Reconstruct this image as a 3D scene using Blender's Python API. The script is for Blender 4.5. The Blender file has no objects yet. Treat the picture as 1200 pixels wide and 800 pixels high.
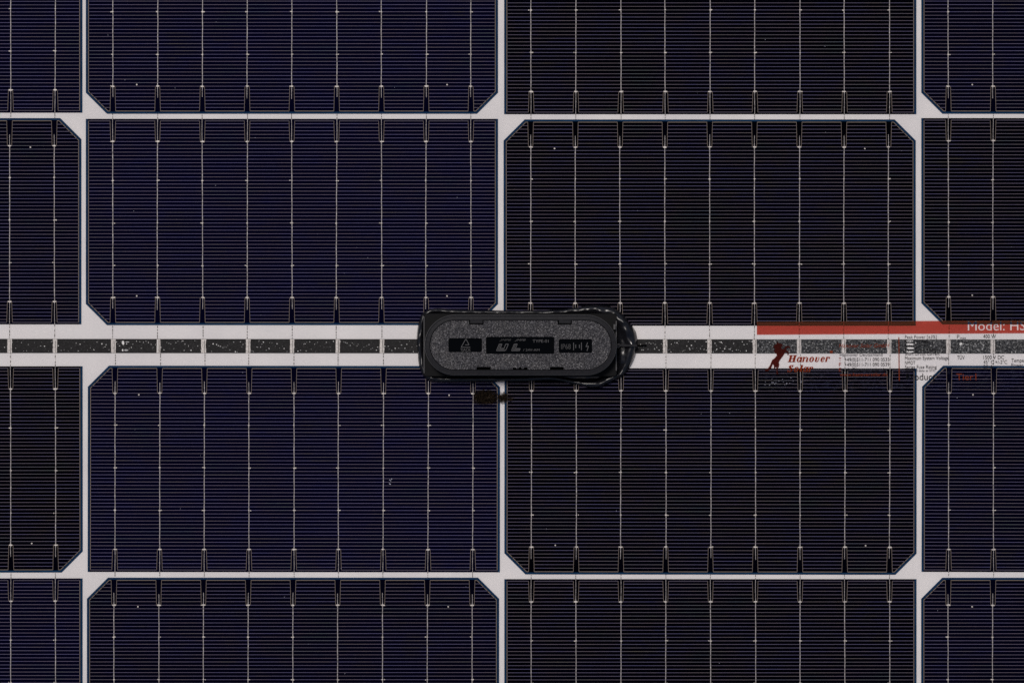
import bpy, bmesh, math, random
from mathutils import Vector, noise
random.seed(11)
S = 0.000344                      # metres per unit: one unit is 0.344 mm on the panel
sc = bpy.context.scene
COL = sc.collection
def P(x, y, z=0.0): return Vector(((x-600)*S, (400-y)*S, z*S))

# ------------------------------------------------------------------ materials
def mat(name):
    m = bpy.data.materials.new(name); m.use_nodes = True
    nt = m.node_tree; nt.nodes.clear()
    out = nt.nodes.new('ShaderNodeOutputMaterial')
    return m, nt, out
def node(nt, t, **kw):
    n = nt.nodes.new(t)
    for k, v in kw.items():
        if k in n.inputs: n.inputs[k].default_value = v
        else: setattr(n, k, v)
    return n
def coords(nt, kind='Object', scale=1/S):
    tc = node(nt, 'ShaderNodeTexCoord'); mp = node(nt, 'ShaderNodeMapping')
    mp.inputs['Scale'].default_value = (scale,)*3
    nt.links.new(tc.outputs[kind], mp.inputs[0]); return mp.outputs[0]
def geopos(nt, scale=1/S):
    g = node(nt, 'ShaderNodeNewGeometry'); mp = node(nt, 'ShaderNodeMapping')
    mp.inputs['Scale'].default_value = (scale,)*3
    nt.links.new(g.outputs['Position'], mp.inputs[0]); return mp.outputs[0]
def ramp(nt, fac, stops):
    r = node(nt, 'ShaderNodeValToRGB'); cr = r.color_ramp
    while len(cr.elements) > 1: cr.elements.remove(cr.elements[-1])
    cr.elements[0].position = stops[0][0]; cr.elements[0].color = tuple(stops[0][1])+(1,)
    for p, c in stops[1:]:
        e = cr.elements.new(p); e.color = tuple(c)+(1,)
    nt.links.new(fac, r.inputs[0]); return r.outputs[0]
def noise_tex(nt, vec, scale, detail=2, rough=.5, sx=None):
    if sx:
        mp = node(nt, 'ShaderNodeMapping'); mp.inputs['Scale'].default_value = sx
        nt.links.new(vec, mp.inputs[0]); vec = mp.outputs[0]
    n = node(nt, 'ShaderNodeTexNoise'); n.inputs['Scale'].default_value = scale
    n.inputs['Detail'].default_value = detail; n.inputs['Roughness'].default_value = rough
    nt.links.new(vec, n.inputs['Vector']); return n.outputs['Fac']
def mixc(nt, fac, a, b, mode='MIX'):
    m = node(nt, 'ShaderNodeMix', data_type='RGBA', blend_type=mode)
    for i, v in ((0, fac), (6, a), (7, b)):
        if isinstance(v, (int, float)): m.inputs[i].default_value = v
        elif isinstance(v, tuple): m.inputs[i].default_value = v+(1,) if len(v) == 3 else v
        else: nt.links.new(v, m.inputs[i])
    return m.outputs[2]
def principled(name, color, rough=.5, metal=0.0, spec=.5, bump=None):
    m, nt, out = mat(name); b = node(nt, 'ShaderNodeBsdfPrincipled')
    if isinstance(color, tuple): b.inputs['Base Color'].default_value = color+(1,)
    b.inputs['Roughness'].default_value = rough; b.inputs['Metallic'].default_value = metal
    b.inputs['Specular IOR Level'].default_value = spec
    nt.links.new(b.outputs[0], out.inputs[0]); return m, nt, b
def bump(nt, b, fac, strength, dist):
    bp = node(nt, 'ShaderNodeBump'); bp.inputs['Strength'].default_value = strength
    bp.inputs['Distance'].default_value = dist*S
    nt.links.new(fac, bp.inputs['Height']); nt.links.new(bp.outputs[0], b.inputs['Normal'])

# white printed backsheet
M_white, nt, b = principled('white_backsheet', (.7,.7,.7), .75, spec=.2)
v = geopos(nt)
c = ramp(nt, noise_tex(nt, v, .9, 3, .7), [(.3, (.595,.572,.568)), (.7, (.655,.631,.628))])
c2 = ramp(nt, noise_tex(nt, v, .012, 2), [(.35, (.93,.93,.94)), (.65, (1,1,1))])
nt.links.new(mixc(nt, 1.0, c, c2, 'MULTIPLY'), b.inputs['Base Color'])

# silicon (navy to black according to the cell's own tint, with faint interference colour)
M_si, nt, b = principled('silicon_cell', (.002,.002,.008), .5, spec=.0)
oi = node(nt, 'ShaderNodeObjectInfo'); v = geopos(nt)
irid = ramp(nt, noise_tex(nt, v, .006, 3, .6, (1, 1.6, 1)),
            [(.30, (.0001,.0001,.0003)), (.5, (.0002,.0002,.0008)), (.62, (.0002,.0002,.0018)), (.75, (.0002,.0004,.0010))])
fine = ramp(nt, noise_tex(nt, v, .02, 2, .5), [(.3, (.97,.97,.97)), (.7, (1.03,1.03,1.03))])
base = mixc(nt, 1.0, oi.outputs['Color'], fine, 'MULTIPLY')
nt.links.new(mixc(nt, 1.0, base, irid, 'ADD'), b.inputs['Base Color'])

M_blue, nt, b = principled('blue_cell_edge', (.004,.022,.065), .5, spec=.02)
v = geopos(nt)
nt.links.new(ramp(nt, noise_tex(nt, v, .05, 3), [(.3, (.0025,.018,.050)), (.7, (.006,.030,.078))]), b.inputs['Base Color'])

# silver printed fingers
M_fing, nt, b = principled('silver_finger', (.1,.1,.1), .6, spec=.05)
oi = node(nt, 'ShaderNodeObjectInfo'); v = geopos(nt)
c = ramp(nt, noise_tex(nt, v, .05, 3, .7, (.5, 3, 1)),
         [(.3, (.070,.069,.106)), (.5, (.094,.086,.104)), (.7, (.100,.095,.090))])
irid = ramp(nt, noise_tex(nt, v, .011, 3, .6, (1, 2.2, 1)),
         [(.3, (.80,1.0,.95)), (.45, (1.06,.94,1.0)), (.57, (.85,.86,1.35)), (.70, (1.05,1,.82))])
c = mixc(nt, 1.0, c, irid, 'MULTIPLY')
gain = mixc(nt, 1.0, oi.outputs['Color'], (5, 4, 3, 1), 'MULTIPLY')
nt.links.new(mixc(nt, 1.0, c, mixc(nt, 1.0, gain, (.004,.003,.003), 'ADD'), 'ADD'), b.inputs['Base Color'])
M_perim, nt, b = principled('silver_edge_line', (.155,.125,.105), .6, spec=.2)
M_perim2, nt, b = principled('dim_edge_line', (.045,.038,.062), .6, spec=.2)

# tinned wires
M_wire, nt, b = principled('tinned_wire', (.4,.4,.4), .5, .15, spec=.4)
v = geopos(nt)
nt.links.new(ramp(nt, noise_tex(nt, v, .45, 3, .8, (.6, 1, 1)),
    [(.32, (.12,.11,.108)), (.46, (.31,.285,.285)), (.60, (.40,.37,.37)), (.72, (.66,.64,.63))]), b.inputs['Base Color'])
M_solder, nt, b = principled('solder_pad', (.5,.46,.42), .5, .1, spec=.5)
v = geopos(nt)
nt.links.new(ramp(nt, noise_tex(nt, v, .7, 2), [(.3, (.28,.25,.24)), (.6, (.53,.49,.46))]), b.inputs['Base Color'])
M_dash, nt, b = principled('dark_reflection_and_streak', (.055,.050,.048), .6)  # dashes paint the round wire's dark reflection; also dark streaks on the tabs
M_gwire, nt, b = principled('dull_wire', (.5,.46,.45), .6)
v = geopos(nt)
nt.links.new(ramp(nt, noise_tex(nt, v, .35, 3, .8), [(.40, (.12,.11,.105)), (.47, (.46,.43,.42)), (.6, (.56,.53,.51))]), b.inputs['Base Color'])

# bus ribbon: dark, speckled; rougher and paler under the sticker
M_rib, nt, b = principled('dark_bus_ribbon', (.03,.03,.03), .6, spec=.08)
v = geopos(nt)
na = noise_tex(nt, v, .55, 3, .75)
left = ramp(nt, na, [(.30, (.009,.009,.009)), (.60, (.023,.022,.023)), (.70, (.06,.058,.058))])
right = ramp(nt, noise_tex(nt, v, .5, 4, .8), [(.38, (.007,.007,.009)), (.50, (.036,.037,.040)), (.59, (.11,.11,.11)), (.67, (.40,.40,.40))])
sx = node(nt, 'ShaderNodeSeparateXYZ'); nt.links.new(v, sx.inputs[0])
mr = node(nt, 'ShaderNodeMapRange'); mr.inputs['From Min'].default_value = 286; mr.inputs['From Max'].default_value = 288
nt.links.new(sx.outputs[0], mr.inputs[0])
nt.links.new(mixc(nt, mr.outputs[0], left, right), b.inputs['Base Color'])
M_fleck, nt, b = principled('bright_fleck', (.62,.61,.60), .5)
M_tab, nt, b = principled('solder_tab_metal', (.5,.48,.46), .5, .1)
v = geopos(nt)
nt.links.new(ramp(nt, noise_tex(nt, v, .5, 3, .8, (2.2, .8, 1)), [(.32, (.16,.15,.145)), (.48, (.42,.39,.37)), (.68, (.66,.62,.60))]), b.inputs['Base Color'])

# thin clear sheets
def clear(name, tint=(1,1,1), gloss_rough=.03, k=.9, haze=0.0):
    m, nt, out = mat(name)
    tr = node(nt, 'ShaderNodeBsdfTransparent'); tr.inputs[0].default_value = tint+(1,)
    gl = node(nt, 'ShaderNodeBsdfGlossy'); gl.inputs['Roughness'].default_value = gloss_rough
    fr = node(nt, 'ShaderNodeFresnel'); fr.inputs[0].default_value = 1.35
    mu = node(nt, 'ShaderNodeMath', operation='MULTIPLY'); mu.inputs[1].default_value = k
    sub_ = node(nt, 'ShaderNodeMath', operation='SUBTRACT', use_clamp=True); sub_.inputs[1].default_value = .0235
    nt.links.new(fr.outputs[0], sub_.inputs[0]); nt.links.new(sub_.outputs[0], mu.inputs[0])     # anti-reflective: no mirror at normal incidence
    ms = node(nt, 'ShaderNodeMixShader'); nt.links.new(mu.outputs[0], ms.inputs[0])
    last = tr.outputs[0]
    if haze:
        df = node(nt, 'ShaderNodeBsdfDiffuse'); df.inputs[0].default_value = (.5,.55,.8,1)
        v = geopos(nt); f = ramp(nt, noise_tex(nt, v, .22, 4, .8), [(.50, (0,0,0)), (.75, (haze,)*3)])
        m2 = node(nt, 'ShaderNodeMixShader'); nt.links.new(f, m2.inputs[0])
        nt.links.new(last, m2.inputs[1]); nt.links.new(df.outputs[0], m2.inputs[2]); last = m2.outputs[0]
    nt.links.new(last, ms.inputs[1]); nt.links.new(gl.outputs[0], ms.inputs[2])
    nt.links.new(ms.outputs[0], out.inputs[0]); return m
M_glass = clear('clear_glass', k=.8)
M_film = clear('clear_sticker_film', (.985,.985,.99), .2, .3, .022)
def ink(name, tint, dif, w):
    m, nt, out = mat(name)
    tr = node(nt, 'ShaderNodeBsdfTransparent'); tr.inputs[0].default_value = tint+(1,)
    df = node(nt, 'ShaderNodeBsdfDiffuse'); df.inputs[0].default_value = dif+(1,)
    ms = node(nt, 'ShaderNodeMixShader'); v = geopos(nt)
    f = ramp(nt, noise_tex(nt, v, .8, 3, .8), [(.3, (w*.85,)*3), (.7, (min(1, w*1.15),)*3)])
    nt.links.new(f, ms.inputs[0]); nt.links.new(tr.outputs[0], ms.inputs[1]); nt.links.new(df.outputs[0], ms.inputs[2])
    nt.links.new(ms.outputs[0], out.inputs[0]); return m
M_red = ink('red_translucent_ink', (.89,.295,.27), (.20,.07,.035), .25)
M_redtext = ink('red_lettering_ink', (.44,.055,.045), (.34,.06,.022), .42)
M_maroon = ink('maroon_ink', (.40,.09,.08), (.055,.010,.008), .62)
M_blackink = ink('black_ink', (.10,.09,.10), (.012,.012,.012), .6)
M_greyink = ink('grey_ink', (.35,.34,.35), (.03,.03,.03), .45)

# plastics and sealant
M_lid, nt, b = principled('grained_black_plastic', (.08,.08,.08), .6, spec=.12)
v = geopos(nt)
vo = node(nt, 'ShaderNodeTexVoronoi'); vo.inputs['Scale'].default_value = 1.35; nt.links.new(v, vo.inputs['Vector'])
vs = node(nt, 'ShaderNodeSeparateXYZ'); nt.links.new(vo.outputs['Color'], vs.inputs[0]); n1 = vs.outputs[0]; n2 = noise_tex(nt, v, .06, 3)
c = ramp(nt, n1, [(.0, (.006,.006,.010)), (.35, (.030,.029,.032)), (.65, (.056,.053,.055)), (.86, (.105,.10,.10)), (1, (.24,.23,.23))])
c2 = ramp(nt, n2, [(.35, (.74,.74,.77)), (.65, (.98,.97,.95))])
nt.links.new(mixc(nt, 1.0, c, c2, 'MULTIPLY'), b.inputs['Base Color']); bump(nt, b, n1, .5, .6)
M_box, nt, b = principled('satin_black_plastic', (.018,.018,.020), .5, spec=.08)
v = geopos(nt)
n1 = noise_tex(nt, v, .35, 4, .7)
nt.links.new(ramp(nt, n1, [(.3, (.009,.009,.011)), (.7, (.017,.0165,.019))]), b.inputs['Base Color']); bump(nt, b, n1, .25, .5)
M_base, nt, b = principled('shade_darkened_plastic', (.0045,.0045,.005), .5, spec=.06)  # housing colour darkened to carry the shadow around the rim
M_void, nt, b = principled('black_recess', (.002,.002,.002), .6, spec=.0)
M_win, nt, b = principled('polished_recess', (.0022,.0026,.0034), .5, spec=.0)
M_mark, nt, b = principled('moulded_mark_and_highlight', (.058,.056,.058), .6, spec=.3)  # moulded marks, and painted highlights on the rim and housing edges
M_markd, nt, b = principled('faint_moulded_mark', (.026,.025,.026), .6, spec=.3)
M_seal, nt, b = principled('glossy_black_sealant', (.007,.007,.009), .25, spec=.38)
v = geopos(nt)
bump(nt, b, noise_tex(nt, v, .10, 1, .4), .5, 2.6)
rr = ramp(nt, noise_tex(nt, v, .05, 3), [(.35, (.13,)*3), (.65, (.34,)*3)])
nt.links.new(rr, b.inputs['Roughness'])
# brown smear of dirt
M_dirt, nt, out = mat('brown_dirt')
df = node(nt, 'ShaderNodeBsdfDiffuse'); tr = node(nt, 'ShaderNodeBsdfTransparent'); ms = node(nt, 'ShaderNodeMixShader')
v = geopos(nt)
nt.links.new(ramp(nt, noise_tex(nt, v, .6, 3, .8), [(.35, (.0015,.0012,.001)), (.54, (.007,.005,.0035)), (.65, (.026,.017,.011)), (.72, (.05,.04,.03)), (.76, (.40,.37,.33))]), df.inputs[0])
at = node(nt, 'ShaderNodeAttribute', attribute_name='cover')
ad = node(nt, 'ShaderNodeMath', operation='ADD'); nt.links.new(at.outputs['Fac'], ad.inputs[0])
n_ = noise_tex(nt, v, .45, 4, .8); sb = node(nt, 'ShaderNodeMath', operation='SUBTRACT'); nt.links.new(n_, sb.inputs[0]); sb.inputs[1].default_value = .5
s2 = node(nt, 'ShaderNodeMath', operation='MULTIPLY'); s2.inputs[1].default_value = 1.9; nt.links.new(sb.outputs[0], s2.inputs[0]); nt.links.new(s2.outputs[0], ad.inputs[1])
f = ramp(nt, ad.outputs[0], [(.22, (0,)*3), (.42, (.55,)*3), (.66, (.96,)*3)])
nt.links.new(f, ms.inputs[0]); nt.links.new(tr.outputs[0], ms.inputs[1]); nt.links.new(df.outputs[0], ms.inputs[2])
nt.links.new(ms.outputs[0], out.inputs[0])
M_dust, nt, b = principled('pale_dust', (.30,.30,.36), .8)

# ------------------------------------------------------------------ mesh helpers (all in panel units)
class MB:
    def __init__(s): s.v = []; s.f = []; s.m = []
    def poly(s, pts, mi=0):
        i = len(s.v); s.v += [Vector(p)*S for p in pts]; s.f.append(tuple(range(i, i+len(pts)))); s.m.append(mi)
    def rect(s, x0, y0, x1, y1, z, mi=0): s.poly([(x0,y0,z),(x1,y0,z),(x1,y1,z),(x0,y1,z)], mi)
    def line(s, a, b, w, z, mi=0):
        dx, dy = b[0]-a[0], b[1]-a[1]; l = math.hypot(dx, dy) or 1; nx, ny = -dy/l*w/2, dx/l*w/2
        s.poly([(a[0]-nx,a[1]-ny,z),(b[0]-nx,b[1]-ny,z),(b[0]+nx,b[1]+ny,z),(a[0]+nx,a[1]+ny,z)], mi)
    def blob(s, x, y, rx, ry, z, mi=0, n=8, jit=.15):
        s.poly([(x+rx*math.cos(t)*(1+random.uniform(-jit, jit)), y+ry*math.sin(t)*(1+random.uniform(-jit, jit)), z)
                for t in [2*math.pi*k/n for k in range(n)]], mi)
    def loft(s, loops, mi=0, closed=True, cap=False):
        base = len(s.v); n = len(loops[0])
        for L in loops: s.v += [Vector(p)*S for p in L]
        for k in range(len(loops)-1):
            for j in range(n if closed else n-1):
                a = base+k*n+j; b_ = base+k*n+(j+1) % n
                s.f.append((a, b_, b_+n, a+n)); s.m.append(mi)
        if cap: s.f.append(tuple(base+(len(loops)-1)*n+j for j in range(n))); s.m.append(mi)
    def build(s, name, mats, parent=None, loc=None, smooth=False):
        me = bpy.data.meshes.new(name); me.from_pydata(s.v, [], s.f)
        for m in mats: me.materials.append(m)
        me.polygons.foreach_set('material_index', s.m)
        if smooth: me.polygons.foreach_set('use_smooth', [True]*len(me.polygons))
        me.update(); return link(name, me, parent, loc)
def link(name, data, parent=None, loc=None):
    o = bpy.data.objects.new(name, data); COL.objects.link(o)
    if loc is not None: o.location = loc
    if parent: o.parent = parent
    return o
def empty(name, loc, label, cat):
    o = bpy.data.objects.new(name, None); COL.objects.link(o); o.location = loc; o.empty_display_size = .01
    o['label'] = label; o['category'] = cat; return o
def W(x, y, z): return ((x-600), (400-y), z)      # photo units to panel units

# ------------------------------------------------------------------ solar panel
panel = empty('solar_panel', (0,0,0), 'dark blue and black solar panel of half-cut cells with white gaps and silver wires', 'solar panel')
panel.scale = (1, 1, .5)          # the laminate is thin

XL, XR, YT, YB = -402, 1576, -362, 1172
mb = MB()
mb.rect(XL-600, 400-YB, XR-600, 400-YT, 0)
mb.loft([[W(XL,YB,-9),W(XR,YB,-9),W(XR,YT,-9),W(XL,YT,-9)], [W(XL,YB,0),W(XR,YB,0),W(XR,YT,0),W(XL,YT,0)]])
mb.build('backsheet', [M_white], panel)
mb = MB(); mb.rect(XL-600, 400-YB, XR-600, 400-YT, 2.0); mb.build('cover_glass', [M_glass], panel)

# the half cell: one cut long edge (local top), one long edge with clipped corners (local bottom)
CW, CH, CC, PITCH = 483.0, 241.3, 24.7, 4.15
hx, hy = CW/2, CH/2
WX = [(i-4)*52.45 for i in range(9)]
def cell_mesh():
    mb = MB(); zt = 1.0
    out = [(-hx+CC,-hy),(hx-CC,-hy),(hx,-hy+CC),(hx,hy),(-hx,hy),(-hx,-hy+CC)]
    def inset(d, dt): 
        c = CC - d*(2-math.sqrt(2))+d*0
        return [(-hx+d+c-0.0,-hy+d),(hx-d-c,-hy+d),(hx-d,-hy+d+c),(hx-d,hy-dt),(-hx+d,hy-dt),(-hx+d,-hy+d+c)]
    inn = inset(2.3, .01)
    lo = [[(x,y,.5) for x,y in out], [(x,y,zt) for x,y in out]]
    mb.loft(lo, 1)
    mb.loft([[(x,y,zt) for x,y in out], [(x,y,zt) for x,y in inn]], 1)
    mb.poly([(x,y,zt) for x,y in inn], 0)
    zf = 1.12
    a, b_ = inset(2.75, 2.0), inset(3.55, 2.7)
    yb, yt = -hy+3.15, hy-2.35
    # perimeter lines: sides and clipped corners
    for i in (1, 2, 4, 5):
        j = (i+1) % 6
        mb.poly([(*a[i],zf),(*a[j],zf),(*b_[j],zf),(*b_[i],zf)], 3)
    # long edges, open inside every fork
    for y, w, mi, xe in ((yb, .8, 3, hx-CC-1.2), (yt, 1.1, 4, hx-3.1)):
        xs = [-xe]+[x+s*3.3 for x in WX for s in (-1, 1)]+[xe]
        for k in range(0, len(xs), 2):
            if xs[k+1] > xs[k]: mb.rect(xs[k], y-w/2, xs[k+1], y+w/2, zf, mi)
    fy = [-hy+3.15+PITCH*k for k in range(58)]
    for k in range(1, 57):
        y = fy[k]; e = hx-3.2
        dy = y-(-hy)
        if dy < CC: e = hx-3.2-(CC+.6-dy)
        w = .60+random.uniform(-.04, .04)
        if k < 7 or k > 51:
            fr = (7-k)/7 if k < 7 else (k-51)/6
            g = 2.5+.8*fr
            xs = [-e]+[x+s*g for x in WX for s in (-1, 1)]+[e]
            for q in range(0, len(xs), 2):
                if xs[q+1] > xs[q]: mb.rect(xs[q], y-w/2, xs[q+1], y+w/2, zf, 2)
        else: mb.rect(-e, y-w/2, e, y+w/2, zf, 2)
    for x in WX:
        for s in (-1, 1):
            mb.line((x+s*2.5, fy[7]), (x+s*3.3, yb), .5, zf+.03, 3)
            mb.line((x+s*2.5, fy[51]), (x+s*3.3, yt), .5, zf+.03, 3)
    for x in (WX[0]+28, WX[8]-28):
        mb.blob(x, fy[7]+1.8, .9, 1.0, zf+.06, 5)
    me = bpy.data.meshes.new('solar_cell'); me.from_pydata(mb.v, [], mb.f)
    for m in (M_si, M_blue, M_fing, M_perim, M_perim2, M_solder): me.materials.append(m)
    me.polygons.foreach_set('material_index', mb.m); me.update(); return me, fy
CELL, FY = cell_mesh()

def wire_into(mb, x, cut_ext, stub, seed):
    """one tinned wire in cell coordinates; cut_ext = reach past the cut edge, stub = front wire seen past the clipped edge"""
    r = random.Random(seed)
    x0 = x+r.uniform(-.5,.5); x1 = x+r.uniform(-.5,.5)      # at the clipped end and at the cut end
    bow = r.uniform(-.35,.35)
    ya, yz = FY[7]-r.uniform(12, 15), hy+.2
    n = 30; w = .47
    def X(y): t = (y+hy)/CH; return x0+(x1-x0)*t+bow*math.sin(t*math.pi)+.12*math.sin(y*.21+seed)
    loops = []
    for k in range(n+1):
        y = ya+(yz-ya)*k/n; xx = X(y); ww = w*(.72 if y < FY[7] or y > FY[51] else 1)*r.uniform(.9, 1.08)
        loops.append([(xx-ww,y,1.15),(xx-ww*.5,y,1.62),(xx+ww*.5,y,1.62),(xx+ww,y,1.15)])
    mb.loft(loops, 0, closed=False)
    for k, rx, ry in ((7,2.25,.95),(16,1.25,.75),(28,1.2,.75),(40,1.25,.75),(51,2.25,.95)):
        q = r.uniform(.6, 1.25) if k in (16,28,40) else r.uniform(.85, 1.1)
        mb.blob(X(FY[k])*.55+x*.45+r.uniform(-.3,.3), FY[k]+r.uniform(-.2,.2), rx*q, ry*q, 1.70, 1, 9)
        if r.random() < .7: mb.blob(X(FY[k])+r.choice((-1.9,1.9))*r.uniform(.6,1.2), FY[k]+r.uniform(-.3,.3), r.uniform(.6,1.2), .6, 1.75, 1, 7, .3)
    # over the white gap beyond the cut edge
    y = hy+.2
    if cut_ext:
        if cut_ext > 9: mb.line((X(yz), y), (X(yz)+r.uniform(-.5,.5), y+cut_ext), .85, .62, 3)
        while y < hy+cut_ext:
            l = r.uniform(.8, 2.6); g = r.uniform(.3, 1.2) if cut_ext < 9 else r.uniform(1.5, 5)
            l = min(l, hy+cut_ext-y)
            mb.rect(X(yz)-.42, y, X(yz)+.42, y+l, .68, 2); y += l+g
    if stub:
        y = -hy-1.2; xs = x0+r.uniform(-.6,.6)
        mb.line((xs, -hy), (xs, -hy-stub), .45, .6, 3)
        while y > -hy-stub:
            l = min(r.uniform(.8, 2.8), y+hy+stub); mb.rect(xs-.45, y-l, xs+.45, y, .66, 2); y -= l+r.uniform(.6, 2.4)
NAVY, MID, BLACK = (.0008,.0008,.0078,1), (.0006,.0006,.0046,1), (.0003,.0003,.0013,1)
# (x of left edge, y of top edge, clipped edge is the lower one, tilt, tint, visible wire indices, cut_ext, stub)
V1, V2, V4 = (7, 8), tuple(range(9)), (0, 1)
cells = [
 (-386.4,-109.1,0,.000,NAVY,V1,6,0),(100.6,-107.8,1,.000,NAVY,V2,6,0),(590.8,-107.3,0,.000,BLACK,V2,6,0),(1079.6,-107.8,1,.000,MID,V4,6,0),
 (-387.6,138.6,0,.000,MID,V1,16,0),(100.6,139.5,1,.000,NAVY,V2,6,16),(590.1,140.2,0,.000,BLACK,V2,16,0),(1079.6,138.6,1,.000,BLACK,V4,6,16),
 (-386.1,429.2,1,.001,BLACK,V1,16,0),(102.9,428.5,0,-.001,NAVY,V2,6,16),(591.1,431.4,1,-.001,BLACK,V2,16,0),(1080.2,428.9,0,-.003,MID,V4,6,16),
 (-386.2,677.2,1,.000,NAVY,V1,6,0),(101.9,676.3,0,.000,MID,V2,6,0),(591.0,678.1,1,.000,BLACK,V2,6,0),(1079.4,676.4,0,.000,MID,V4,6,0),
]
for i, x in enumerate((-386.4, 100.6, 590.8, 1079.6)):            # the rows just above and below
    cells.append((x, -356.5, (1,0,1,0)[i], 0, (NAVY,NAVY,BLACK,MID)[i], (), 6, 0))
    cells.append((x, 924.5, (0,1,0,1)[i], 0, (NAVY,MID,BLACK,MID)[i], (), 6, 0))
wire_ends = {}
first = None
for ci, (x0, y0, clip_low, tilt, tint, vis, cut_ext, stub) in enumerate(cells):
    o = bpy.data.objects.new('solar_cell', CELL) if first is None else first.copy()
    COL.objects.link(o); o.parent = panel; first = first or o
    cx, cy = x0+hx, y0+hy
    o.location = P(cx, cy, 0)
    rz = 0 if clip_low else math.pi
    o.rotation_euler = (0, 0, rz+tilt); o.color = tint
    order = WX if clip_low else WX[::-1]
    rest = MB()
    for i in range(9):
        lx = order[i]                       # i counts from the left in the picture
        if i in vis:
            mb = MB(); wire_into(mb, lx, cut_ext, stub, ci*10+i)
            mb.build('busbar_wire', [M_wire, M_solder, M_dash, M_gwire], o)
        else: wire_into(rest, lx, cut_ext, stub, ci*10+i)
        wire_ends[(ci, i)] = cx+WX[i]
    if rest.v:
        r = rest.build('busbar_wire_run', [M_wire, M_solder, M_dash, M_gwire], o); r['kind'] = 'stuff'

# bus ribbon along the middle gap
mb = MB()
def ry(x, y): return y+.0006*(x-300)
def ribbon_quad(x0, x1):
    mb.loft([[W(x0,ry(x0,397.1),.3),W(x1,ry(x1,397.1),.3)], [W(x0,ry(x0,397.1),.75),W(x1,ry(x1,397.1),.75)],
             [W(x0,ry(x0,413.7),.75),W(x1,ry(x1,413.7),.75)], [W(x0,ry(x0,413.7),.3),W(x1,ry(x1,413.7),.3)]], 0, closed=False)
ribbon_quad(-390, 1565)
R = random.Random(5)
def fleck(x, y, s, mi=None):
    mi = mi or R.choice((1, 2, 2))
    if R.random() < .62:
        mb.blob(x-600, 400-y, s*R.uniform(.28,.55), s*R.uniform(.25,.5), .84, mi, 6, .35); return
    a = R.uniform(0, math.pi); l = s*R.choice((1, 1, 1.2, 2.0)); k = R.uniform(-.6, .6)
    px, py = x, y; n = 3 if l > s*2 else 1
    for q in range(n):
        qx, qy = px+math.cos(a)*l*.6, py+math.sin(a)*l*.6
        mb.line((px-600, 400-py), (qx-600, 400-qy), s*R.uniform(.3,.55), .82+.004*q, mi); px, py = qx, qy; a += k
x = -380
while x < 1560:
    if 120 < x < 480: step, s = R.uniform(.9, 4.2), R.uniform(.8, 1.8)
    elif x >= 740 and x < 887: step, s = R.uniform(.8, 2.8), R.uniform(.8, 2.0)
    elif x >= 887: step, s = R.uniform(2.5, 8), R.uniform(.6, 1.7)
    else: step, s = R.uniform(1.5, 6), R.uniform(.7, 1.5)
    x += step; fleck(x, ry(x, R.uniform(399, 412)), s)
for (x, y, w_, h_) in ((144.2,401.3,1.5,2.5),(149.5,400.6,2.4,.7),(147.8,410.2,2.4,1.2),(143.8,410.2,1.0,1.2)): mb.blob(x-600, 400-y, w_, h_, .86, 1 if w_ != 2.4 else 2, 9, .22)
for y in (399.6, 403.4, 407.8, 412): mb.blob(1066.5-600, 400-y, 4.6, 1.2, .86, 1, 14, .15)
mb.blob(1126-600, 400-403, 1.8, 1.8, .86, 1)
for k in range(22):
    for (cx_, cy_, rx_, ry_) in ((1148,406,4.2,4.6),(1130,408,5,5)):
        if R.random() < .62:
            t = 2*math.pi*k/22; mb.blob(cx_+rx_*math.cos(t)-600, 400-cy_-ry_*math.sin(t), .7, .5, .86, 2, 6, .3)
M_fleck2, nt, b = principled('dim_fleck', (.30,.30,.30), .5)
ribbon = mb.build('bus_ribbon', [M_rib, M_fleck, M_fleck2], panel)
up = [wire_ends[(4,7)], wire_ends[(4,8)]]+[wire_ends[(5,i)] for i in range(9)]+[wire_ends[(6,i)] for i in range(9)]+[wire_ends[(7,i)] for i in (0,1)]
dn = [wire_ends[(8,7)], wire_ends[(8,8)]]+[wire_ends[(9,i)] for i in range(9)]+[wire_ends[(10,i)] for i in range(9)]+[wire_ends[(11,i)] for i in (0,1)]
for k, (a, b_) in enumerate(zip(up, dn)):
    if 500 < a < 735: continue
    mb = MB(); xm = (a+b_)/2; w_ = R.uniform(2.4, 3.1)
    offs = R.uniform(-.6,.6)
    mb.loft([[(xm-w_+offs+R.uniform(-.2,.2)-600, 400-ry(xm,397.4+q*2.3), .85),(xm+offs-.5-600, 400-ry(xm,397.4+q*2.3), 1.25),(xm+w_*.8+offs+R.uniform(-.3,.3)-600, 400-ry(xm,397.4+q*2.3), .95)] for q in range(8)], 0, closed=False)
    mb.line((xm+offs*1.5+w_*.15-600, 400-398.5), (xm+offs-600+w_*.2, 400-413), .5, 1.5, 1)
    if k in (13, 18, 3): mb.line((xm-1.4-600, 400-397.6), (xm-1.2-600, 400-413), .6, 1.45, 2)
    if k == 19: mb.poly([W(xm-4,405,1.3), W(xm+2,410,1.35), W(xm+3,413,1.3), W(xm,413,1.3)], 0)
    mb.build('solder_tab', [M_tab, M_dash, M_fleck], ribbon)

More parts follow.
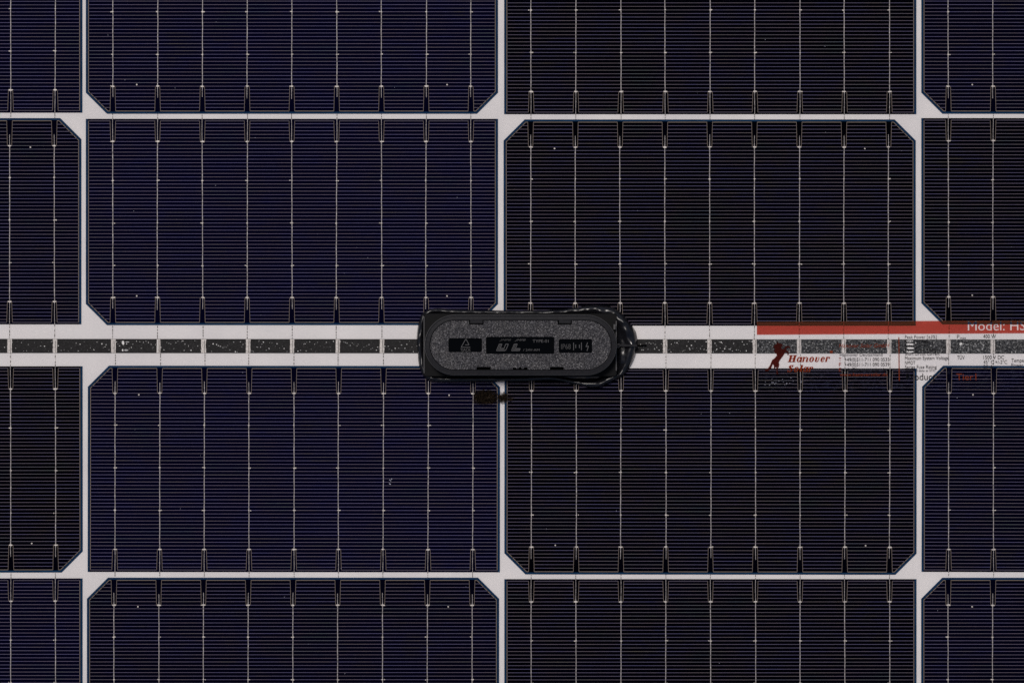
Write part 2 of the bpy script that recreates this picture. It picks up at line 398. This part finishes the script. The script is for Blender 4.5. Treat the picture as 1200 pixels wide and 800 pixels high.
# dirt smear below the junction box
mb = MB(); gx, gy = 74, 36
cov = []
for j in range(gy+1):
    for i in range(gx+1):
        x = 546+i*.8; y = 450+j*.8
        d1 = (abs((x-568.5)/14.2)**2.6+abs((y-465.3)/8.2)**2.6)**(1/2.6); d1 = 1.35-d1*.95 if d1 < 1.5 else 0
        d2 = 1.2-math.hypot(x-589, y-466)/7.5
        d3 = .72-math.hypot((x-599)/1.3, y-467)/8
        c_ = max(0, d1, d2, d3)
        if x < 555: c_ *= max(0, 1-(555-x)/3)
        mb.v.append(Vector(W(x, y, 2.06))*S); cov.append(max(0, min(1, c_)))
for j in range(gy):
    for i in range(gx):
        a = j*(gx+1)+i; mb.f.append((a, a+gx+1, a+gx+2, a+1)); mb.m.append(0)
o = mb.build('dirt_smear', [M_dirt], panel)
at_ = o.data.attributes.new('cover', 'FLOAT', 'POINT'); at_.data.foreach_set('value', cov)
# stray dust
mb = MB()
for (x, y) in ((457,562),(458,563),(457.5,567),(456.5,566.5),(459,561)): mb.blob(x-600, 400-y, R.uniform(.4,.8), R.uniform(.4,.9), 2.04, 0, 6, .3)
for k in range(26):
    mb.blob(R.uniform(895,940)-600, 400-R.uniform(442,451), R.uniform(.2,.6), R.uniform(.2,.5), 2.04, 0, 6, .3)
for k in range(50): mb.blob(R.uniform(0,1200)-600, 400-R.uniform(0,800), R.uniform(.2,.45), R.uniform(.2,.45), 2.04, 0, 6, .3)
o = mb.build('dust', [M_dust], panel); o['kind'] = 'stuff'

# ------------------------------------------------------------------ printed rating label (clear sticker)
label = empty('rating_label', P(1150, 414, 1.02), 'transparent rating sticker with red band, horse emblem and small print, stuck on the panel', 'label')
label.rotation_euler = (0, 0, .0055)
ORG = (1150, 414)
def L(x, y, z=0):   # photo position to label coordinates (undoing the label's slight turn)
    c, s = math.cos(.0055), math.sin(.0055)
    dx, dy = x-ORG[0], ORG[1]-y
    return (dx*c+dy*s, -dx*s+dy*c, z)
mb = MB(); mb.rect(887-ORG[0], -43, 1410-ORG[0], 39.6, .03); mb.build('clear_film', [M_film], label)

def text_mesh(body, size, shear=0, off=0, sx=1.0, holes_rect=None, align='LEFT', z=0, spacing=1.0):
    cu = bpy.data.curves.new('t', 'FONT'); cu.body = body; cu.size = size; cu.shear = shear
    cu.align_x = align; cu.space_character = spacing; cu.resolution_u = 3
    o = bpy.data.objects.new('t', cu); COL.objects.link(o)
    bpy.context.view_layer.update()
    dg = bpy.context.evaluated_depsgraph_get()
    me = bpy.data.meshes.new_from_object(o.evaluated_get(dg), depsgraph=dg)
    bpy.data.objects.remove(o)
    return me
def fit(me, x0, x1, ybase, cap, pos=L, z=.1):
    """scale text so that it runs x0..x1 and its capital height is cap"""
    xs = [v.co.x for v in me.vertices]; ys = [v.co.y for v in me.vertices]
    ax, bx = min(xs), max(xs); k = (x1-x0)/(bx-ax)*S
    o = Vector(pos(x0, ybase))
    for v in me.vertices:
        v.co = Vector((o.x*S+(v.co.x-ax)*k, o.y*S+v.co.y*cap*S, z*S))
def put_text(body, x0, x1, ybase, capheight, material, parent, name='printed_text', pos=L, z=.1, shear=0, off=0):
    me = text_mesh(body, 1.0, shear, 0)
    # the built-in font's capitals are about 0.73 of its size
    fit(me, x0, x1, ybase, capheight/.65, pos, z)
    me.name = name; me.materials.clear(); me.materials.append(material)
    o = link(name, me, parent)
    return o

# red band with knocked-out lettering
def band():
    cu = bpy.data.curves.new('b', 'FONT'); cu.body = 'Model: HS400'; cu.size = 10.6/.65; cu.resolution_u = 3; cu.extrude = 2
    o = bpy.data.objects.new('b', cu); COL.objects.link(o); bpy.context.view_layer.update()
    dg = bpy.context.evaluated_depsgraph_get()
    me = bpy.data.meshes.new_from_object(o.evaluated_get(dg), depsgraph=dg); bpy.data.objects.remove(o)
    base = Vector(L(1134, 387.0)); xs = [v.co.x for v in me.vertices]; ax, bx = min(xs), max(xs); k = 92/(bx-ax)
    for v in me.vertices: v.co = Vector((base.x+(v.co.x-ax)*k, base.y+v.co.y, v.co.z))
    bm = bmesh.new(); bm.from_mesh(me); bmesh.ops.remove_doubles(bm, verts=bm.verts, dist=.001)
    bmesh.ops.recalc_face_normals(bm, faces=bm.faces); bm.to_mesh(me); bm.free()
    cut = bpy.data.objects.new('cut', me); COL.objects.link(cut)
    mb = MB(); x0, x1, y0, y1 = (887-1150)/S, (1410-1150)/S, (38.4-14.9)/S, 38.4/S
    mb.loft([[(x0,y0,-.5/S),(x1,y0,-.5/S),(x1,y1,-.5/S),(x0,y1,-.5/S)], [(x0,y0,.5/S),(x1,y0,.5/S),(x1,y1,.5/S),(x0,y1,.5/S)]], 0, cap=True)
    mb.f.append((3,2,1,0)); mb.m.append(0)
    b_ = mb.build('red_band', [M_red]); md = b_.modifiers.new('b', 'BOOLEAN'); md.operation = 'DIFFERENCE'; md.object = cut; md.solver = 'EXACT'; md.use_self = True
    bpy.context.view_layer.update(); dg = bpy.context.evaluated_depsgraph_get()
    me = bpy.data.meshes.new_from_object(b_.evaluated_get(dg), depsgraph=dg)
    bpy.data.objects.remove(b_); bpy.data.objects.remove(cut)
    bm = bmesh.new(); bm.from_mesh(me)
    bmesh.ops.delete(bm, geom=[f for f in bm.faces if f.calc_center_median().z < .45], context='FACES')
    bm.to_mesh(me); bm.free()
    for v in me.vertices: v.co = Vector((v.co.x*S, v.co.y*S, .09*S))
    me.name = 'red_band'; me.materials.clear(); me.materials.append(M_red)
    return link('red_band', me, label)
band()
mb = MB(); mb.line(L(1053.2,395)[:2], L(1053.6,446)[:2], 1.15, .1); mb.build('red_rule', [M_redtext], label)
# rearing horse emblem
HP = [(285,58),(300,82),(345,88),(368,118),(350,130),(335,122),(345,165),(365,175),(395,160),(400,130),(430,126),(465,123),(482,150),(470,162),(455,145),(425,150),(415,175),(420,195),(445,200),(457,235),(450,268),(435,262),(432,225),(400,220),(385,250),(350,300),(320,340),(300,375),(308,415),(300,450),(280,475),(285,530),(292,568),(265,562),(258,490),(262,450),(246,455),(238,480),(224,478),(225,430),(207,405),(192,440),(180,475),(130,520),(90,515),(80,490),(130,475),(160,430),(175,395),(195,345),(240,310),(270,270),(262,240),(240,235),(222,200),(245,165),(215,150),(230,110),(262,92)]
def polymesh(name, pts, material, parent, z=.1, pos=L):
    bm = bmesh.new(); vs = [bm.verts.new(Vector(pos(890+x/13.333, 396+y/13.333, z))*S) for x, y in pts]
    f = bm.faces.new(vs); bmesh.ops.triangulate(bm, faces=[f], ngon_method='EAR_CLIP')
    me = bpy.data.meshes.new(name); bm.to_mesh(me); bm.free(); me.materials.append(material); return link(name, me, parent)
polymesh('horse_emblem', HP, M_maroon, label)

# heavy italic serif lettering: stems, hairlines and bowls
def serif_word(word, x0, ybase, xh, cap, adv, name):
    mb = MB(); sh = .26
    def T(x, y): q = L(x0, ybase); return (q[0]+x+sh*y, q[1]+y, .1)
    def quad(x, y, x1, y1): mb.poly([T(x,y), T(x1,y), T(x1,y1), T(x,y1)])
    def ring(cx, cy, rx, ry_, th, tv, a0=0, a1=360, n=20):
        for k in range(n):
            p, q = [math.radians(a0+(a1-a0)*z/n) for z in (k, k+1)]
            mb.poly([T(cx+rx*math.cos(p), cy+ry_*math.sin(p)), T(cx+rx*math.cos(q), cy+ry_*math.sin(q)),
                     T(cx+(rx-th)*math.cos(q), cy+(ry_-tv)*math.sin(q)), T(cx+(rx-th)*math.cos(p), cy+(ry_-tv)*math.sin(p))])
    x = 0; st = xh*.40; hl = .62
    for ch in word:
        w = adv.get(ch, xh*.98)
        if ch == 'H':
            quad(x+.8,0,x+.8+st*1.1,cap); quad(x+w-st*1.1-1.6,0,x+w-1.6,cap); quad(x+.8,cap*.47,x+w-1.8,cap*.47+hl+.1)
            for a in (x+.8+st*.55, x+w-1.6-st*.55):
                quad(a-st,0,a+st,hl); quad(a-st,cap-hl,a+st,cap)
        elif ch == 'S':
            r = cap*.27
            ring(x+w*.42, cap-r, w*.36, r, st*.55, hl+.2, 40, 200); ring(x+w*.42, r, w*.38, r, st*.6, hl+.2, -150, 60)
            mb.poly([T(x+.2,cap*.72), T(x+st+.3,cap*.85), T(x+w*.82,cap*.32), T(x+w*.62,cap*.18)])
            quad(x+w*.62,cap*.7,x+w*.76,cap); quad(x,0,x+w*.12,cap*.3)
        elif ch == 'l': quad(x+w/2-st/2,0,x+w/2+st/2,cap); quad(x+w/2-st*.9,cap-hl,x+w/2,cap); quad(x+w/2,0,x+w/2+st,hl)
        elif ch == 'o': ring(x+w/2-.2, xh/2, w*.42, xh*.52, st*.85, hl)
        elif ch == 'a': ring(x+w*.40, xh/2, w*.36, xh*.52, st*.8, hl, 20, 340); quad(x+w*.60,0,x+w*.60+st*.85,xh); quad(x+w*.6+st,0,x+w,hl)
        elif ch == 'n':
            quad(x+.2,0,x+.2+st*.8,xh); quad(x+w*.58,0,x+w*.58+st*.85,xh*.8); ring(x+w*.52, xh*.72, w*.26, xh*.3, .7, hl+.1, 10, 170, 10); quad(x+w*.58+st,0,x+w*1.0,hl); quad(x-.4,xh-hl,x+.6,xh)
        elif ch == 'v':
            quad(x+w*.12,xh*.1,x+w*.12+st*.85,xh); ring(x+w*.45, xh*.28, w*.32, xh*.3, st*.5, hl, 180, 360, 10); ring(x+w*.62, xh*.62, w*.17, xh*.4, st*.4, hl, -60, 100, 10)
        elif ch == 'e': ring(x+w*.47, xh/2, w*.40, xh*.52, st*.8, hl, 15, 325); quad(x+w*.15,xh*.46,x+w*.82,xh*.46+hl)
        elif ch == 'r': quad(x+.2,0,x+.2+st*.85,xh); ring(x+w*.55, xh*.62, w*.34, xh*.4, .6, hl, 60, 160, 8); quad(x+w*.55,xh*.62,x+w*.82,xh*.95)
        x += w
    return mb.build(name, [M_redtext], label)
serif_word('Hanover', 923.0, 424.0, 5.8, 8.0, {'H':9.6,'a':7.1,'n':7.4,'o':6.6,'v':6.6,'e':6.2,'r':5.8}, 'brand_lettering')
serif_word('Solar', 922.4, 435.6, 5.8, 8.0, {'S':6.9,'o':6.4,'l':4.2,'a':7.1,'r':5.6}, 'brand_lettering')
mb = MB(); q = L(974, 412.2); mb.rect(q[0]-1.7, q[1]-1.5, q[0]+1.7, q[1]+1.5, .1); mb.build('red_square_mark', [M_redtext], label)
T_ = put_text
T_('Hanover Solar GmbH', 983, 1042, 407.2, 4.4, M_redtext, label, shear=.25)
T_('Hannover Deutschland', 984, 1034, 417.4, 3.6, M_greyink, label)
T_('T', 983, 985.6, 423.2, 4, M_redtext, label)
T_('+49(0)511-711 090 0535', 989.5, 1042, 423.2, 3.8, M_blackink, label)
T_('F', 983, 985.6, 429.0, 4, M_redtext, label)
T_('+49(0)511-711 090 0539', 989.5, 1042, 429.0, 3.8, M_blackink, label)
T_('E', 983, 985.6, 435.0, 4, M_redtext, label)
T_('info@hanoversolar.de', 989.5, 1038, 435.0, 3.8, M_blackink, label)
T_('www.hanoversolar.de', 984, 1040, 440.6, 3.6, M_redtext, label)
for t, x1, yb_ in (('Peak Power [±3%]', 1097.5, 396.6), ('Rated Voltage', 1088, 401.6), ('Rated Current', 1088, 406.6), ('Open Circuit Voltage', 1099, 411.4),
                  ('Short Circuit Current', 1101, 416.2), ('Maximum System Voltage', 1111.5, 421.4), ('NMOT', 1072.5, 426.8), ('Series Fuse Rating', 1097.5, 431.8)):
    T_(t, 1060.3, x1, yb_, 3.7, M_greyink if 'Peak' in t else M_blackink, label)
T_('electrical data at STC', 1060.3, 1096, 435.4, 2.4, M_blackink, label)
T_('Product', 1062, 1096, 445.2, 7.4, M_blackink, label)
T_('P', 1121.2, 1124.2, 396.4, 4.0, M_greyink, label); T_('max', 1124.8, 1132, 397.3, 3.0, M_greyink, label)
T_('TÜV', 1121.5, 1130.2, 421.0, 4.2, M_blackink, label)
T_('400 W', 1152, 1167, 396.0, 4.0, M_blackink, label)
T_('1500 V DC', 1152.3, 1176.5, 420.6, 4.0, M_blackink, label)
T_('45° C +/-2°C', 1152.3, 1180, 426.2, 4.0, M_blackink, label)
T_('25 A', 1152.3, 1164, 431.5, 4.0, M_greyink, label)
T_('Temperature', 1185, 1213, 424.2, 4.0, M_blackink, label)
T_('Power', 1185, 1199, 429.6, 4.0, M_greyink, label)
T_('Tier1', 1120.5, 1144, 445.2, 7.2, M_redtext, label)

# ------------------------------------------------------------------ junction box
jb = empty('junction_box', P(609, 404, 1.0), 'black plastic junction box with grained lid bedded in glossy black sealant at the panel centre', 'junction box')
JX, JY = 609, 404
def J(x, y, z=0): return (x-JX, JY-y, z)
def stadium(r, z, n=26, xa=533.5, xb=686.5, yc=404.2):
    pts = []
    for k in range(n+1):
        t = math.pi/2+math.pi*k/n; pts.append(J(xa+r*math.cos(t), yc-r*math.sin(t), z))
    for k in range(n+1):
        t = -math.pi/2+math.pi*k/n; pts.append(J(xb+r*math.cos(t), yc-r*math.sin(t), z))
    return pts
def rrect(x0, x1, y0, y1, r, z, n=5, pos=J):
    pts = []
    for cx, cy, a in ((x1-r,y0+r,0),(x0+r,y0+r,90),(x0+r,y1-r,180),(x1-r,y1-r,270)):
        for k in range(n+1):
            t = math.radians(a+90*k/n); pts.append(pos(cx+r*math.cos(t), cy-r*math.sin(t), z))
    return pts
# housing: low square-ended base carrying a tall rounded rim
mb = MB()
mb.loft([rrect(496.6,722.4,366.8,441.2,3,0), rrect(496.6,722.4,367.2,440.8,3,13), rrect(497.3,721.7,367.9,440.1,2.6,13.7)], 0, cap=True)
mb.build('housing', [M_base], jb)
mb = MB()
mb.loft([stadium(35.1,32.6), stadium(34.5,33.5)], 2)  # paler bevel strip: edge highlight painted into the colour
mb.loft([stadium(35.4,12.0), stadium(35.1,32.6)], 0)
mb.loft([stadium(34.5,33.5), stadium(34.0,33.5), stadium(33.6,32.9), stadium(32.9,32.9), stadium(29.4,33.3), stadium(29.0,33.1), stadium(29.0,27)], 0)
mb.loft([stadium(29.0,28.0), stadium(2,28.0)], 1)
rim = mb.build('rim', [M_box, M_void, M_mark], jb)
# pale strips painting the housing's edge highlights at the ends, and small moulded ribs
mb = MB()
for (x0, x1, y0, y1, z) in ((496.9,497.9,371,437,15),(721.0,722.2,376,434,15),(718.2,720.4,380,386,24),(722.6,725.6,402.6,407.4,13)):
    mb = MB(); mb.loft([rrect(x0,x1,y0,y1,.4,10,2), rrect(x0,x1,y0,y1,.4,z,2)], 0, cap=True)
    mb.build('end_rib_and_highlight', [M_mark], jb)

# lid: grained, cut by latch notches and three smooth windows
def flat_shape(outer, holes, z0, z1, bevel=.0):
    cu = bpy.data.curves.new('lid', 'CURVE'); cu.dimensions = '2D'; cu.fill_mode = 'BOTH'
    for pts in [outer]+holes:
        sp = cu.splines.new('POLY'); sp.points.add(len(pts)-1)
        for p, q in zip(sp.points, pts): p.co = (q[0], q[1], 0, 1)
        sp.use_cyclic_u = True
    cu.extrude = (z1-z0)/2
    o = bpy.data.objects.new('lid', cu); COL.objects.link(o); bpy.context.view_layer.update()
    dg = bpy.context.evaluated_depsgraph_get()
    me = bpy.data.meshes.new_from_object(o.evaluated_get(dg), depsgraph=dg); bpy.data.objects.remove(o)
    for v in me.vertices: v.co = Vector((v.co.x*S, v.co.y*S, (v.co.z+(z0+z1)/2)*S))
    return me
top, bot = 404.2-28.3, 404.2+28.3
def notch(x0, x1, y, d):     # leaves and returns to the lid's straight edge
    return [(x0,y),(x0,y+d),(x1,y+d),(x1,y)]
outer = []
n = 26; xa, xb, r = 533.5, 686.5, 28.3
for k in range(n+1):
    t = math.pi/2+math.pi*k/n; outer.append((xa+r*math.cos(t), 404.2-r*math.sin(t)))
outer += notch(559, 575.5, bot, -3.0)+[(601,bot),(601,bot-2.2),(605,bot-2.2),(605,bot-1.0),(608,bot-1.0),(608,bot-2.4),(611,bot-2.4),(611,bot-1.0),(614,bot-1.0),(614,bot-2.4),(618,bot-2.4),(618,bot)]+notch(644, 660, bot, -3.0)
for k in range(n+1):
    t = -math.pi/2+math.pi*k/n; outer.append((xb+r*math.cos(t), 404.2-r*math.sin(t)))
outer += notch(669.5, 653, top, 4.4)+notch(567, 550, top, 4.4)
WIN = [(526.3,565.2,396.2,412.3),(569.7,649.0,394.6,414.4),(654.2,693.0,397.2,413.2)]
holes = [[q[:2] for q in rrect(*w_, 2.0, 0)] for w_ in WIN]
lid = link('lid', flat_shape([J(x,y)[:2] for x,y in outer], holes, 28.5, 33.0), jb)
lid.data.materials.clear(); lid.data.materials.append(M_lid)
mb = MB()
for x0, x1 in ((551.3,566),(654.3,668.5)):
    mb = MB(); mb.loft([rrect(x0,x1,374.5,379.0,.4,28,2), rrect(x0,x1,374.5,379.0,.4,32.6,2), rrect(x0+.3,x1-.3,374.7,378.7,.3,32.9,2)], 0, cap=True)
    mb.build('latch_tongue', [M_box], jb)
Z = 31.6
for w_ in WIN:
    mb = MB(); mb.poly(rrect(w_[0]-.5, w_[1]+.5, w_[2]-.5, w_[3]+.5, 2, Z)); mb.build('marking_window', [M_win], lid)
zt = Z+.2
def strokes(name, segs, w_, m=M_mark):
    mb = MB()
    for i, (a, b_) in enumerate(segs): mb.line(J(*a)[:2], J(*b_)[:2], w_, zt+.004*i)
    return mb.build(name, [m], lid)
strokes('triangle_mark', [((546.3,397.2),(541,406.6)),((546.6,397.2),(550,403.6)),((541,406.7),(551.5,406.7)),((545.5,403.9),(550.2,403.9))], .7, M_mark)
def JT(body, x0, x1, yb_, cap, m=M_mark, shear=0, parent=lid): return put_text(body, x0, x1, yb_, cap, m, parent, 'moulded_text', J, zt+.05, shear)
JT('TJACK', 540, 552, 411.2, 2.9)
JT('JMPB', 585, 599, 399.3, 2.0, M_markd, .5); JT('JMPB', 603, 616, 399.3, 2.0, M_mark, .5)
JT('TYPE-01', 624, 642.5, 401.2, 3.2, M_mark)
# slanted outlined capitals
def slant(pts, ox, oy, k=1.0): return [(ox+x*k+(y*.42), oy-y*k) for x, y in pts]
U = [(0,0),(9.5,0),(10.6,1),(10.6,7.6),(7.6,7.6),(7.6,2.6),(3.2,2.6),(3.2,7.6),(0,7.6)]
Lc = [(0,0),(9.0,0),(9.0,2.4),(3.4,2.4),(3.4,7.6),(0,7.6)]
for shape, ox in ((U, 582.0), (Lc, 599.5)):
    pts = slant(shape, ox, 410.6)
    strokes('outlined_letter', list(zip(pts, pts[1:]+pts[:1])), .75, M_mark)
    strokes('outlined_letter_fill', [(slant([(1.5,1.3)],ox,410.6)[0], slant([(8.8,1.3)],ox,410.6)[0]), (slant([(1.6,1.3)],ox,410.6)[0], slant([(1.6,7)],ox,410.6)[0])], 1.2, M_markd)
JT('/ 24V-AM', 613, 632, 411.0, 2.4, M_mark)
JT('IP68', 657, 668.2, 408.8, 5.6, M_markd)
strokes('symbol_mark', [((671.5,401.2),(671.5,410.0)),((680.6,401.2),(680.6,410.0)),((674.0,403.6),(674.0,407.6)),((678.2,403.6),(678.2,407.6)),((687.8,401.2),(685.8,406.2)),((685.8,406),(688.8,405.4)),((688.8,405.4),(687.0,411.0))], .8)

# sealant bead all round, pooling on the right
OUT = [(489.5,385),(488.3,400),(489.6,415),(490.8,427),(494.5,438),(503,446),(520,448),(560,447.5),(605,447.3),(640,445.8),(655,446.6),(675,451),(697,454.6),(711,450),(724,443.5),(733,437),(741,424),(746,410),(747,399),(744.6,388),(737.5,377),(728,366.5),(718,360),(705,357.4),(690,357.6),(670,361),(645,363),(610,363.4),(570,363.2),(535,362.4),(510,361.2),(499,364),(492.5,371)]
RAD = [4.0,3.8,3.7,4.0,4.3,4.3,3.9,3.5,3.4,3.2,2.9,3.2,4.6,5.2,5.4,5.4,6.2,8.0,9.5,10,9.2,8.4,7.4,6.2,5.0,3.6,3.0,2.9,2.9,2.9,3.2,3.7,4.0]
def cr(a, b, c, d, t): return .5*((2*b)+(-a+c)*t+(2*a-5*b+4*c-d)*t*t+(-a+3*b-3*c+d)*t**3)
NS = 26; loopsO = []; m_ = len(OUT); sub = 12
rings = [[] for _ in range(NS+1)]
for i in range(m_):
    for q in range(sub):
        t = q/sub; g = [OUT[(i+k) % m_] for k in (-1,0,1,2)]; rg = [RAD[(i+k) % m_] for k in (-1,0,1,2)]
        x = cr(*[p[0] for p in g], t); y = cr(*[p[1] for p in g], t); r_ = cr(*rg, t)
        nz = noise.noise(Vector((x*.09, y*.09, 3)))
        nx = noise.noise(Vector((x*.22, y*.22, 7)))
        x += nx*.35; y += nz*.35
        ix = min(max(x, 499), 720); iy = min(max(y, 369), 439)
        dx, dy = ix-x, iy-y; D = math.hypot(dx, dy) or 1
        r_ *= 1+.12*nz
        for s in range(NS+1):
            f = s/NS; f = f**1.15; u = f*(D+2); 
            px, py = x+dx/D*u, y+dy/D*u
            hgt = min(2.0*r_, 4+1.0*r_)*(1+.16*noise.noise(Vector((px*.07, py*.07, 9))))
            lump = 1.6*noise.noise(Vector((px*.11, py*.11, 1)))+.6*noise.noise(Vector((px*.3, py*.3, 5)))
            pool = 2.4+.5*lump+6.5*max(0, min(1, (px-718)/8))*max(0, min(1, (20-abs(py-404))/6+1))
            if u < 2*r_: 
                h = math.sqrt(max(0, 1-(1-u/r_)**2))*hgt
                if u > r_: h = max(h, pool)
                else: h = h*(1+.11*lump)
            else: h = pool
            wall = max(0, u-D+1.5)
            
            rings[s].append(J(px, py, h+ (0 if s else .0)))
mb = MB(); mb.loft(rings, 0)
seal = mb.build('sealant', [M_seal], jb, smooth=True)
bm = bmesh.new(); bm.from_mesh(seal.data)
inner = [v for v in bm.verts if not v.is_boundary]
for _ in range(7): bmesh.ops.smooth_vert(bm, verts=inner, factor=.5, use_axis_x=True, use_axis_y=True, use_axis_z=True)
bm.to_mesh(seal.data); bm.free()
# flat lead leaving the box on the right
mb = MB()
mb.loft([rrect(723.5,746.5,403.4,405.9,.6,3,2), rrect(723.5,746.0,403.4,405.9,.6,16.5,2)], 0, cap=True)
mb.loft([rrect(745.5,757.5,403.7,405.7,.5,.1,2), rrect(745.5,757.5,403.7,405.7,.5,1.6,2)], 1, cap=True)
mb.build('lead_tab', [M_box, M_void], jb)

# ------------------------------------------------------------------ light, sky, camera
w = bpy.data.worlds.new('World'); sc.world = w; w.use_nodes = True
nt = w.node_tree; bg = nt.nodes['Background']; sky = nt.nodes.new('ShaderNodeTexSky')
sky.sky_type = 'NISHITA'; sky.sun_disc = False
EL, AZ = math.radians(68), math.radians(-30)     # AZ from the picture's up direction, negative = left
sky.sun_elevation = EL; sky.sun_rotation = AZ; sky.air_density = 1.0; sky.dust_density = 3.0; sky.altitude = 50
nt.links.new(sky.outputs[0], bg.inputs[0]); bg.inputs[1].default_value = .07
ld = bpy.data.lights.new('sun', 'SUN'); ld.energy = 2.0; ld.angle = math.radians(14); ld.color = (1, .95, .90)
lo = bpy.data.objects.new('sun', ld); COL.objects.link(lo)
d = Vector((math.sin(AZ)*math.cos(EL), math.cos(AZ)*math.cos(EL), math.sin(EL)))
lo.rotation_euler = d.to_track_quat('Z', 'Y').to_euler(); lo.location = d*2

cd = bpy.data.cameras.new('camera'); cam = bpy.data.objects.new('camera', cd); COL.objects.link(cam)
cd.lens = 105; cd.sensor_width = 36; cd.clip_start = .01; cd.clip_end = 100
cam.location = (0, 0, 105/36*1200*S); cam.rotation_euler = (0, 0, 0)
sc.camera = cam
sc.view_settings.view_transform = 'Standard'; sc.view_settings.look = 'None'; sc.view_settings.exposure = 0
sc.cycles.transparent_max_bounces = 16
